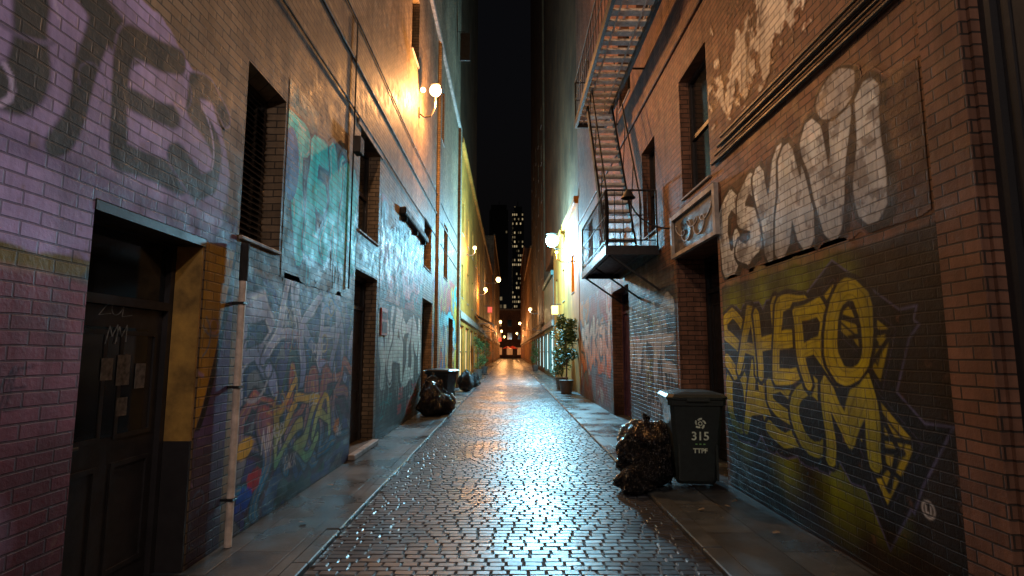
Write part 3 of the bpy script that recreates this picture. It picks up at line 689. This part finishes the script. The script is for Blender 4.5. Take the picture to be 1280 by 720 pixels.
bm=bmesh.new(); tube(bm,[(XR-.67*math.sin(t),8.7,3.6+.62*(1-math.cos(t))+.0) for t in np.linspace(0,1.6,9)],.014); from_bm('arm',bm,M['iron'],gl)
bm=bmesh.new(); bmesh.ops.create_cone(bm,cap_ends=False,segments=16,radius1=.12,radius2=.03,depth=.14,matrix=Matrix.Translation((XR-.67,8.7,4.18))); from_bm('lamp_shade',bm,M['black'],gl,smooth=True)

# ---------------------------------------------------------------- far buildings
def simple_building(label,side,y0,y1,h,mat,rows,W=None,litrate=.2,shop=None,ncol=None,wh=1.7,ww=1.0,back=12,z1st=4.2):
    s=-1 if side=='L' else 1; W=W if W is not None else (XL if side=='L' else XR)
    b=thing('alley_building',label,'building',(W+s*3,(y0+y1)/2,0),group='buildings lining the alley')
    ops=[];wl=[]
    n=ncol or max(1,int((y1-y0)/3.2)); step=(y1-y0)/n
    for i in range(n):
        c=y0+step*(i+.5)
        if shop: ops.append((c-step*.36,c+step*.36,.3,2.9)); wl.append(('s',ops[-1]))
        for r in range(rows):
            z=z1st+r*3.2
            if z+wh<h-.3: ops.append((c-ww/2,c+ww/2,z,z+wh)); wl.append(('w',ops[-1]))
    facade(b,W,s,y0,y1,h,ops,mat,back=back,rev=.2)
    for k,o in wl:
        g=shop if k=='s' else (M['litwin'] if random.random()<litrate else M['glass'])
        window(b,W,s,*o,dep=.12,glass=g,sill=(k=='w'),nh=1,nv=1)
    boxobj('cornice',mat,b,(W-s*.15,W+s*.1,y0+.02,y1-.02,h+.002,h+.3),bev=.03)
    if shop: boxobj('fascia',M['conc'],b,(W-s*.12,W,y0+.05,y1-.05,3.15,3.5),bev=.02)
    return b
simple_building('yellow rendered low building with lit shopfronts','L',24.9,50,11.5,M['yellow'],2,shop=M['shopW'])
simple_building('ochre rendered building with lit shops','L',50.2,80,13,M['ochre'],3,shop=M['shopW'],W=XL-.3)
simple_building('dark brick building near alley end','L',80.3,128,19,M['tan'],4,shop=M['shopW'],W=XL)
simple_building('low yellow rendered building beside street lamp','R',20.4,32,7.3,M['yellow'],1,ncol=3,z1st=4.0,wh=1.6,litrate=0)
simple_building('teal painted shopfront building below dark tower','R',32.3,41,6.2,M['teal'],0,shop=M['shopC'])
simple_building('tall brown tower with few lit windows','R',41.2,64,62,M['brownr'],6,shop=M['shopC'],litrate=.02,ncol=5)
simple_building('ochre building with lit shops','R',64.3,95,14,M['ochre'],3,shop=M['shopW'])
simple_building('brown brick building near alley end','R',95.3,128,20,M['red'],4,shop=M['shopW'])
tw=thing('tower_block','tall dark tower rising behind low yellow building','building',(-7,38,0)); 
boxobj('tower',M['brownr'],tw,(-2.95,-9,27,47,11.9,58)); boxobj('podium',M['dark'],tw,(-14.5,-20,26,49,-.05,11.8)); boxobj('parapet',M['conc'],tw,(-2.9,-9.1,26.9,47.1,58.01,58.6))
tw=thing('tower_block','tall brown tower above teal shopfront building','building',(7,37,0)); boxobj('tower',M['brownr'],tw,(2.75,12,20.6,41.1,7.7,60)); boxobj('parapet',M['conc'],tw,(2.7,12.1,20.5,41.15,60.01,60.6))
eb=thing('street_end_building','low dark brick building with dim shopfronts across far street','building',(0,150,0))
boxobj('wall',M['red'],eb,(-16,16,150,160,-.05,13)); boxobj('cornice',M['conc'],eb,(-16.1,16.1,149.7,150,13.002,13.4))
for i in range(11):
    x=-14.5+i*2.9
    wv=boxobj('window',M['timber'],eb,(x-1.0,x+1.0,149.9,149.999,2.75,2.95)); boxobj('glass',M['shopD'],wv,(x-.8,x+.8,149.93,149.998,.8,2.749))
    for z in (5,8.6): wv=boxobj('window',M['timber'],eb,(x-.7,x+.7,149.9,149.999,z-.12,z)); boxobj('glass',M['litwin'] if (i+int(z))%3==0 else M['glass'],wv,(x-.6,x+.6,149.93,149.998,z+.002,z+1.8))

def towermat(name,lit,seed,bw=1.5,rh=3.2,th=.55,col=(1,.75,.4)):
    m,nt,b=newmat(name); p=pos(nt); s=nt.nodes.new('ShaderNodeSeparateXYZ'); nt.links.new(p,s.inputs[0])
    u=mathn(nt,'ADD',s.outputs[0],s.outputs[1]); fu=mathn(nt,'DIVIDE',u,bw); fv=mathn(nt,'DIVIDE',s.outputs[2],rh)
    cu=mathn(nt,'FLOOR',fu); cv_=mathn(nt,'FLOOR',fv)
    c=nt.nodes.new('ShaderNodeCombineXYZ'); nt.links.new(cu,c.inputs[0]); nt.links.new(cv_,c.inputs[1]); c.inputs[2].default_value=seed
    wn=nt.nodes.new('ShaderNodeTexWhiteNoise'); nt.links.new(c.outputs[0],wn.inputs[0])
    on=mathn(nt,'LESS_THAN',wn.outputs['Value'],lit)
    inu=mathn(nt,'LESS_THAN',mathn(nt,'FRACT',fu),.6); inv=mathn(nt,'LESS_THAN',mathn(nt,'FRACT',fv),.45)
    k=mathn(nt,'MULTIPLY',mathn(nt,'MULTIPLY',on,inu),inv)
    k=mathn(nt,'MULTIPLY',k,mathn(nt,'MULTIPLY',wn.outputs['Value'],1/lit))
    b.inputs['Base Color'].default_value=(.03,.035,.04,1); b.inputs['Roughness'].default_value=.4
    b.inputs['Emission Color'].default_value=(*col,1); nt.links.new(mathn(nt,'MULTIPLY',k,th),b.inputs['Emission Strength'])
    nosample(m); return m
def dist_tower(x0,x1,y,d,h,mat,label):
    t=thing('distant_tower',label,'skyscraper',((x0+x1)/2,y,0),group='distant city towers')
    bm=bmesh.new(); box(bm,x0,x1,y,y+d,-.05,h); box(bm,x0+1,x1-1,y+1,y+d-1,h+.01,h+3.5); from_bm('shaft',bm,mat,t)
    boxobj('mast',M['iron'],t,((x0+x1)/2-.2,(x0+x1)/2+.2,y+d/2,y+d/2+.4,h+3.51,h+9))
dist_tower(1.5,8.0,300,20,80,towermat('tower_lit',.42,1.,1.1,2.6,.5),'slim dark skyscraper with rows of lit yellow windows')
dist_tower(-13,-1,340,25,92,towermat('tower_dim',.05,2.,1.5,3.2,.25),'dark skyscraper with few lit windows')
dist_tower(9,22,400,25,70,towermat('tower_dim2',.10,3.,1.6,3.4,.25,(.8,.9,1)),'dark blocky tower with scattered windows')
dist_tower(-7,.5,220,20,28,towermat('tower_mid',.15,4.,1.6,3.2,.25),'mid-rise block with lit windows at alley end')

# ---------------------------------------------------------------- lamps
def pt(loc,col,w,r=.08):
    l=bpy.data.lights.new('lamp_light','POINT'); l.color=col; l.energy=w; l.shadow_soft_size=r
    o=bpy.data.objects.new('lamp_light',l); o.location=loc; return o
def wall_lamp(label,x,y,z,col,w,em,r=.11,side='L',wall_glow=False,drop=.35,wx=None,lr=.1,dx=.16):
    W=(XL if side=='L' else XR) if wx is None else wx
    t=thing('wall_lamp',label,'lamp',(W,y,z),group='lamps along the alley')
    bm=bmesh.new(); 
    pts=[(W,y,z-drop),(W+(x-W)*.35,y,z-drop*1.2),(W+(x-W)*.75,y,z-drop*1.15),(W+(x-W)*.98,y,z-drop*.8),(x,y,z-r)]
    tube(bm,pts,.022,8); box(bm,W-.0,W+(.03 if side=='L' else -.03),y-.07,y+.07,z-drop-.12,z-drop+.12)
    from_bm('bracket',bm,M['lamp_metal'],t)
    bm=bmesh.new(); bmesh.ops.create_uvsphere(bm,u_segments=20,v_segments=12,radius=r,matrix=Matrix.Translation((x,y,z))); from_bm('globe',bm,em,t,smooth=True)
    bm=bmesh.new(); bmesh.ops.create_cone(bm,cap_ends=True,segments=16,radius1=r*.9,radius2=r*.4,depth=.06,matrix=Matrix.Translation((x,y,z+r+.01))); from_bm('lamp_cap',bm,M['lamp_metal'],t)
    if wall_glow:
        bm=bmesh.new(); bmesh.ops.create_uvsphere(bm,u_segments=20,v_segments=12,radius=r*.45,matrix=Matrix.Translation((W+.10,y,z+.02))); from_bm('globe',bm,em,t,smooth=True)  # small glowing globe added for the bright spot on the wall
    l=pt((x+(dx if side=='L' else -dx),y-.05,z-r-.12),col,w,lr); link(l,t)
    return t
wall_lamp('bright warm globe lamp on tan brick wall',-1.92,13.35,8.3,WARM,1300,M['eW'],r=.15,wall_glow=True,drop=.6,dx=.3)
wall_lamp('bright cool white street lamp above yellow wall',2.05,25.6,6.9,COOL,7800,M['eC'],r=.32,side='R',lr=.4,dx=.75)
wall_lamp('warm white lantern on bracket',-1.2,57,9.2,SOFT,300,M['eS'],r=.26,wx=XL-.3,lr=.2)
wall_lamp('warm small lantern added to warm the left yellow wall',-1.8,40,6.2,WARM,450,M['eS'],r=.14)
wall_lamp('warm small lantern added to warm the left yellow wall',-1.9,29,7.2,WARM,350,M['eS'],r=.10)  # added to warm the left yellow wall
wall_lamp('warm small lantern added to warm the left yellow wall',1.9,50,5.5,SOFT,250,M['eS'],r=.16,side='R')
wall_lamp('warm small lantern added to warm the left yellow wall',-1.3,76,5.8,WARM,900,M['eS'],r=.18,wx=XL-.3)
wall_lamp('warm small lantern added to warm the left yellow wall',1.6,84,6.0,WARM,900,M['eS'],r=.18,side='R')
wall_lamp('warm small lantern added to warm the left yellow wall',-1.5,100,5.4,WARM,1100,M['eS'],r=.2)
wall_lamp('warm small lantern added to warm the left yellow wall',1.5,112,5.4,WARM,1100,M['eS'],r=.2,side='R')
wall_lamp('warm small lantern added to warm the left yellow wall',-1.2,122,5.0,WARM,1400,M['eS'],r=.2)
wall_lamp('warm small lantern added to turn the yellow wall golden',1.9,21.6,5.6,(1,.46,.08),350,M['eS'],r=.07,side='R')  # added to give the right yellow wall a golden light
# unseen fill lamps added behind and above the viewer to light the near walls
wall_lamp('rosy white fill lamp added unseen behind the viewer',-1.7,-2.6,5.2,(1,.84,.86),240,M['eW'],r=.1,dx=1.2)
wall_lamp('warm fill lamp added unseen behind the viewer',1.9,-1.6,5.6,(1,.78,.66),260,M['eW'],r=.1,side='R',dx=1.2)
wall_lamp('warm fill lamp added out of view on tan brick wall',-1.9,5.2,8.6,(1,.60,.34),470,M['eW'],r=.1,dx=.6)

# ---------------------------------------------------------------- bins and bags
def text_mesh(txt,size,mat,parent,mx):
    c=bpy.data.curves.new('marking','FONT'); c.body=txt; c.size=size; c.align_x='CENTER'; c.offset=.002; c.extrude=.001
    o=bpy.data.objects.new('tmp',c); COL.objects.link(o); bpy.context.view_layer.update()
    me=bpy.data.meshes.new_from_object(o.evaluated_get(bpy.context.evaluated_depsgraph_get()))
    bpy.data.objects.remove(o); me.transform(mx); me.materials.clear(); me.materials.append(mat)
    m=bpy.data.objects.new('marking',me); COL.objects.link(m); m.parent=parent; return m
def wheelie(label,loc,rot,mat,marks=False,sc=1.0,group='wheelie bins'):
    t=thing('wheelie_bin',label,'bin',loc,group=group,rot=rot)
    def add(name,bm,mt,parent=t,smooth=False):
        o=from_bm(name,bm,mt,None,smooth=smooth); o.parent=parent; return o
    bm=bmesh.new()
    def ring(z,w,d,yo=0,ch=.04):
        pts=[(-w+ch,-d),(w-ch,-d),(w,-d+ch),(w,d-ch),(w-ch,d),(-w+ch,d),(-w,d-ch),(-w,-d+ch)]
        return [bm.verts.new((x,y+yo,z)) for x,y in pts]
    prof=[(.06,.20,.20,.03),(.10,.215,.22,.02),(.55,.255,.265,0),(.92,.285,.30,-.01),(.925,.31,.325,-.01),(.985,.315,.33,-.01),(.985,.29,.305,-.01),(.6,.24,.25,0)]
    rs=[ring(z,w,d,yo) for z,w,d,yo in prof]
    for a,b in zip(rs[:-1],rs[1:]):
        for i in range(8): bm.faces.new([a[i],a[(i+1)%8],b[(i+1)%8],b[i]])
    bm.faces.new(rs[0][::-1]); bm.faces.new(rs[-1])
    for x in (-.2,.2): box(bm,x-.012,x+.012,-.285,-.26,.12,.5)
    add('body',bm,mat)
    bm=bmesh.new()
    def lr(z,w,d,yo,ch=.06):
        pts=[(-w+ch,-d),(w-ch,-d),(w,-d+ch),(w,d-ch),(w-ch,d),(-w+ch,d),(-w,d-ch),(-w,-d+ch)]
        return [bm.verts.new((x,y+yo,z+(0.0))) for x,y in pts]
    rs=[lr(.99,.325,.345,-.015),lr(1.015,.33,.35,-.015),lr(1.045,.30,.32,-.01),lr(1.065,.2,.22,0)]
    for a,b in zip(rs[:-1],rs[1:]):
        for i in range(8): bm.faces.new([a[i],a[(i+1)%8],b[(i+1)%8],b[i]])
    bm.faces.new(rs[0][::-1]); bm.faces.new(rs[-1]); box(bm,-.12,.12,-.385,-.365,.975,1.01)
    add('lid',bm,mat)
    bm=bmesh.new(); tube(bm,[(-.24,.31,.96),(-.24,.39,1.0),(.24,.39,1.0),(.24,.31,.96)],.017,8); add('handle',bm,mat)
    for x in (-.235,.235):
        bm=bmesh.new(); bmesh.ops.create_cone(bm,cap_ends=True,segments=24,radius1=.1,radius2=.1,depth=.05,matrix=Matrix.Translation((x,.22,.1))@Matrix.Rotation(math.pi/2,4,'Y'))
        bmesh.ops.create_cone(bm,cap_ends=True,segments=12,radius1=.04,radius2=.04,depth=.06,matrix=Matrix.Translation((x,.22,.1))@Matrix.Rotation(math.pi/2,4,'Y'))
        add('wheel',bm,M['rubber'])
    if marks:
        sl=math.atan2(.04,.37)
        def mx(z): 
            f=(z-.55)/.37; return Matrix.Translation((0.03,-.2725-.045*f,z))@Matrix.Rotation(math.pi/2+sl,4,'X')
        text_mesh('315',.13,M['white'],t,mx(.55)); text_mesh('TTPF',.07,M['white'],t,mx(.41)); text_mesh('- - -',.07,M['greenmark'],t,mx(.49))
        bm=bmesh.new()
        for k in range(5):
            a=2*math.pi*k/5; m=mx(.73)
            pts=[m@Vector((.055*math.cos(a+u)*(1-.3*u),.055*math.sin(a+u)*(1-.3*u),.004)) for u in (0,.3,.6,.9)]
            tube(bm,pts,.011,5)
        pts=[mx(.73)@Vector((.02*math.cos(u),.02*math.sin(u),.004)) for u in np.linspace(0,6.28,10)]; tube(bm,pts,.006,5)
        o=from_bm('emblem',bm,M['white'],None); o.parent=t
    t.scale=(sc,sc,sc); return t
wheelie('dark grey-green wheelie bin with white marking beside bag',(2.17,6.62,.03),math.radians(-6),M['gbin'],True,1.04)
wheelie('black wheelie bin beside graffitied wall',(-1.82,14.7,.035),math.radians(70),M['bbin'],False,1.05)

mb,nt,b=newmat('black_bag_plastic'); b.inputs['Base Color'].default_value=(.006,.006,.007,1); b.inputs['Roughness'].default_value=.2
vo=nt.nodes.new('ShaderNodeTexVoronoi'); vo.inputs['Scale'].default_value=10; vo.feature='DISTANCE_TO_EDGE'
tc=nt.nodes.new('ShaderNodeTexCoord'); nz=nt.nodes.new('ShaderNodeTexNoise'); nz.inputs['Scale'].default_value=6; nz.inputs['Detail'].default_value=3
nt.links.new(tc.outputs['Object'],nz.inputs['Vector']); va=nt.nodes.new('ShaderNodeVectorMath'); va.operation='ADD'; nt.links.new(tc.outputs['Object'],va.inputs[0]); nt.links.new(nz.outputs['Color'],va.inputs[1]); nt.links.new(va.outputs[0],vo.inputs['Vector'])
bump(nt,b,mathn(nt,'ADD',mathn(nt,'MULTIPLY',vo.outputs['Distance'],1.5),nz.outputs['Fac']),.9,.04)
M['bag']=mb
from mathutils import noise as mn
def bag(label,loc,rx,ry,h,seed,group='rubbish bags'):
    t=thing('rubbish_bag',label,'rubbish bag',loc,group=group,rot=seed*.7)
    bm=bmesh.new(); bmesh.ops.create_icosphere(bm,subdivisions=5,radius=1)
    for v in bm.verts:
        p=v.co.copy(); z=(p.z+1)/2
        a=math.atan2(p.y,p.x); s=math.sqrt(max(0,1-p.z**2))
        rr=min(1,s*1.25)**.8*(1.0-.45*z**1.5)*(.9+.1*min(1,z*6))
        q=Vector((math.cos(a)*rr,math.sin(a)*rr,z*1.3))
        f=mn.noise(q*1.7+Vector((seed,0,0)))*.34+(0.5-abs(mn.noise(q*3.6+Vector((0,seed,0)))))*.22+(0.3-abs(mn.noise(q*9+Vector((0,0,seed)))))*.09-.10
        R=rr*(1+f)
        zz=h*(z**.8)*(1+.22*mn.noise(Vector((p.x*1.6+seed,p.y*1.6,1.3))))
        v.co=Vector((math.cos(a)*R*rx+.10*zz*math.sin(seed),math.sin(a)*R*ry,max(0,zz-.015)))
    o=from_bm('bag',bm,M['bag'],None,smooth=True); o.parent=t
    bm=bmesh.new(); kx=.10*h*math.sin(seed)
    bmesh.ops.create_cone(bm,cap_ends=True,segments=10,radius1=.07,radius2=.03,depth=.1,matrix=Matrix.Translation((kx,0,h*.98)))
    bmesh.ops.create_cone(bm,cap_ends=True,segments=9,radius1=.02,radius2=.06,depth=.05,matrix=Matrix.Translation((kx+.01,0,h*.98+.055))@Matrix.Rotation(.7,4,'X'))
    o=from_bm('knot',bm,M['bag'],None,smooth=True); o.parent=t
bag('bulging black rubbish bag leaning on wheelie bin',(1.66,6.72,.02),.42,.38,.74,3)
bag('small black rubbish bag slumped beside wheelie bin',(1.44,6.45,.0),.26,.24,.30,5)
bag('black rubbish bag slumped in front of bin',(-1.95,13.6,.03),.36,.33,.75,1)
bag('black rubbish bag slumped in front of bin',(-1.65,13.9,.03),.3,.3,.55,2)
bag('black rubbish bag piled against wall',(-2.0,14.15,.35),.3,.3,.62,4)
bag('black rubbish bag by wall in the alley',(-1.75,22,.03),.34,.34,.8,6)
bag('black rubbish bag beside another bag by wall',(-1.6,24.5,.03),.3,.3,.6,8)
for i,(x,y) in enumerate(((2.35,5.9),(2.45,6.05),(2.2,5.7),(1.9,5.6),(-1.9,5.2),(-2.1,6.6),(2.3,4.9),(1.2,5.1),(-1.75,8.7))):
    bm=bmesh.new(); v=[bm.verts.new((x+a,y+b_,.041+.02*abs(math.sin(i+k)))) for k,(a,b_) in enumerate(((-.03,-.02),(.035,-.015),(.03,.03),(-.02,.02)))]; bm.faces.new(v)
    o=from_bm('litter',bm,M['paper'],None); o["label"]='crumpled scrap of paper on wet pavement'; o["category"]='litter'; o["group"]='litter scraps'

# ---------------------------------------------------------------- potted trees
def tree(label,x,y,h,r,seed,n=1500):
    rr=random.Random(seed); t=thing('potted_tree',label,'tree',(x,y,.03),group='potted trees')
    bm=bmesh.new(); bmesh.ops.create_cone(bm,cap_ends=True,segments=16,radius1=.2,radius2=.28,depth=.5,matrix=Matrix.Translation((x,y,.28))); from_bm('pot',bm,M['pot'],t)
    bm=bmesh.new(); tube(bm,[(x,y,.4),(x+.03,y,h*.4),(x-.02,y+.03,h*.75)],.03,8)
    cl=[]
    for i in range(16):
        z=h*rr.uniform(.28,.95); a=rr.uniform(0,6.28); q=r*rr.uniform(.3,.9)*(1-.4*(z/h)); p=(x+math.cos(a)*q,y+math.sin(a)*q,z); cl.append((p,rr.uniform(.16,.3)))
        tube(bm,[(x,y,z-.25),p],.01,5)
    from_bm('trunk',bm,M['bark'],t)
    bm=bmesh.new()
    for i in range(n):
        p,s=rr.choice(cl); d=Vector((rr.gauss(0,1),rr.gauss(0,1),rr.gauss(0,1))).normalized()*s*rr.random()**.4
        c=Vector(p)+d; u=Vector((rr.gauss(0,1),rr.gauss(0,1),rr.gauss(0,.6))).normalized(); w=u.cross(Vector((rr.gauss(0,1),rr.gauss(0,1),1))).normalized(); L=rr.uniform(.04,.075)
        bm.faces.new([bm.verts.new(c-u*L),bm.verts.new(c+w*L*.45),bm.verts.new(c+u*L),bm.verts.new(c-w*L*.45)])
    me=bpy.data.meshes.new('crown'); bm.to_mesh(me); bm.free(); me.materials.append(M['leaf']); link(bpy.data.objects.new('crown',me),t)
tree('slim leafy tree in pot against yellow wall',2.15,20.9,3.1,.45,3,2600)
tree('slim leafy tree in pot against yellow wall',2.2,23.2,2.6,.45,4,1500)
tree('leafy shrub in pot on pavement',-1.95,34,2.6,.5,5,1200); tree('leafy shrub in pot on pavement',-1.9,41,2.8,.5,6,1000)
tree('leafy shrub in pot on pavement',2.1,45,2.6,.5,7,1000)

# ---------------------------------------------------------------- awnings and hanging signs
def awning(label,side,y0,y1,z,out=1.1,mat=None):
    s=1 if side=='L' else -1; W=XL if side=='L' else XR
    t=thing('awning',label,'awning',(W,(y0+y1)/2,z),group='shop awnings')
    bm=bmesh.new(); n=8
    for i in range(n):
        a=y0+(y1-y0)*i/n; b_=y0+(y1-y0)*(i+1)/n; x=W+s*out
        vs=[bm.verts.new(p) for p in [(W+s*.03,a,z+.6),(W+s*.03,b_,z+.6),(x,b_,z),(x,a,z)]]; bm.faces.new(vs)
        m=(a+b_)/2; vs=[bm.verts.new(p) for p in [(x,a,z),(x,b_,z),(x,b_-.05,z-.2),(x,m,z-.26),(x,a+.05,z-.2)]]; bm.faces.new(vs)
    from_bm('canopy',bm,mat or M['awn'],t)
    for y in (y0,y1): 
        bm=bmesh.new(); tube(bm,[(W,y,z-.1),(W+s*out,y,z)],.015); from_bm('arm',bm,M['iron'],t)
awning('tan canvas awning over lit shopfront','L',36,41,3.5,1.2); awning('tan canvas awning over lit shopfront','L',44,48,3.3,1.1)
awning('tan canvas awning over pale shopfront','R',42,46,3.3,.9); awning('red canvas awning over shopfront','L',66,71,3.2,.9,M['redsign'])
def hsign(label,side,x,y,z,w,h,mat):
    W=XL if side=='L' else XR; t=thing('hanging_sign',label,'sign',(W,y,z),group='hanging shop signs')
    bm=bmesh.new(); tube(bm,[(W,y,z+h/2+.08),(x,y,z+h/2+.08)],.02); from_bm('bracket',bm,M['iron'],t)
    boxobj('board',mat,t,(x-w/2,x+w/2,y-.05,y+.05,z-h/2,z+h/2),bev=.01)
hsign('small lit red hanging shop sign','L',-1.75,48,5.3,.4,.5,M['litred']); hsign('orange hanging sign on yellow wall','R',2.3,27.5,3.7,.35,.45,M['litor'])
hsign('small lit orange hanging shop sign','R',1.9,66,3.8,.4,.6,M['litor']); hsign('lit orange hanging shop sign','L',-1.8,62,4.2,.5,.7,M['litor'])
hsign('small lit red hanging shop sign','L',-1.6,90,3.6,.5,.6,M['litred'])
hsign('dark hanging sign box high on brick wall','L',-2.0,23,15.2,.45,1.3,M['black'])
for x,y in ((.6,104),(-.5,110),(1.0,118)):
    t=thing('cafe_umbrella','red cafe umbrella at the alley end','umbrella',(x,y,0),group='cafe umbrellas')
    bm=bmesh.new(); bmesh.ops.create_cone(bm,cap_ends=False,segments=8,radius1=1.0,radius2=.04,depth=.5,matrix=Matrix.Translation((x,y,2.5))); from_bm('canopy',bm,M['redsign'],t)
    bm=bmesh.new(); tube(bm,[(x,y,0),(x,y,2.5)],.03,8); from_bm('pole',bm,M['iron'],t)

# ---------------------------------------------------------------- world, camera
w=bpy.data.worlds.new('World'); S.world=w; w.use_nodes=True
nt=w.node_tree; bg=nt.nodes['Background']
sky=nt.nodes.new('ShaderNodeTexSky'); sky.sky_type='NISHITA'; sky.sun_disc=False; sky.sun_elevation=math.radians(-4); sky.sun_rotation=math.radians(180)
mx=nt.nodes.new('ShaderNodeMix'); mx.data_type='RGBA'; mx.blend_type='ADD'; mx.inputs[0].default_value=1; nt.links.new(sky.outputs[0],mx.inputs[6]); mx.inputs[7].default_value=(.03,.03,.036,1)
nt.links.new(mx.outputs[2],bg.inputs['Color']); bg.inputs['Strength'].default_value=.06
cd=bpy.data.cameras.new('Camera'); cam=bpy.data.objects.new('Camera',cd); COL.objects.link(cam)
cd.sensor_width=36; cd.lens=19.1; cd.clip_end=2000; cd.clip_start=.05
cam.location=(0,0,1.6); cam.rotation_euler=(math.radians(90+6.7),0,math.radians(-.25))
S.camera=cam
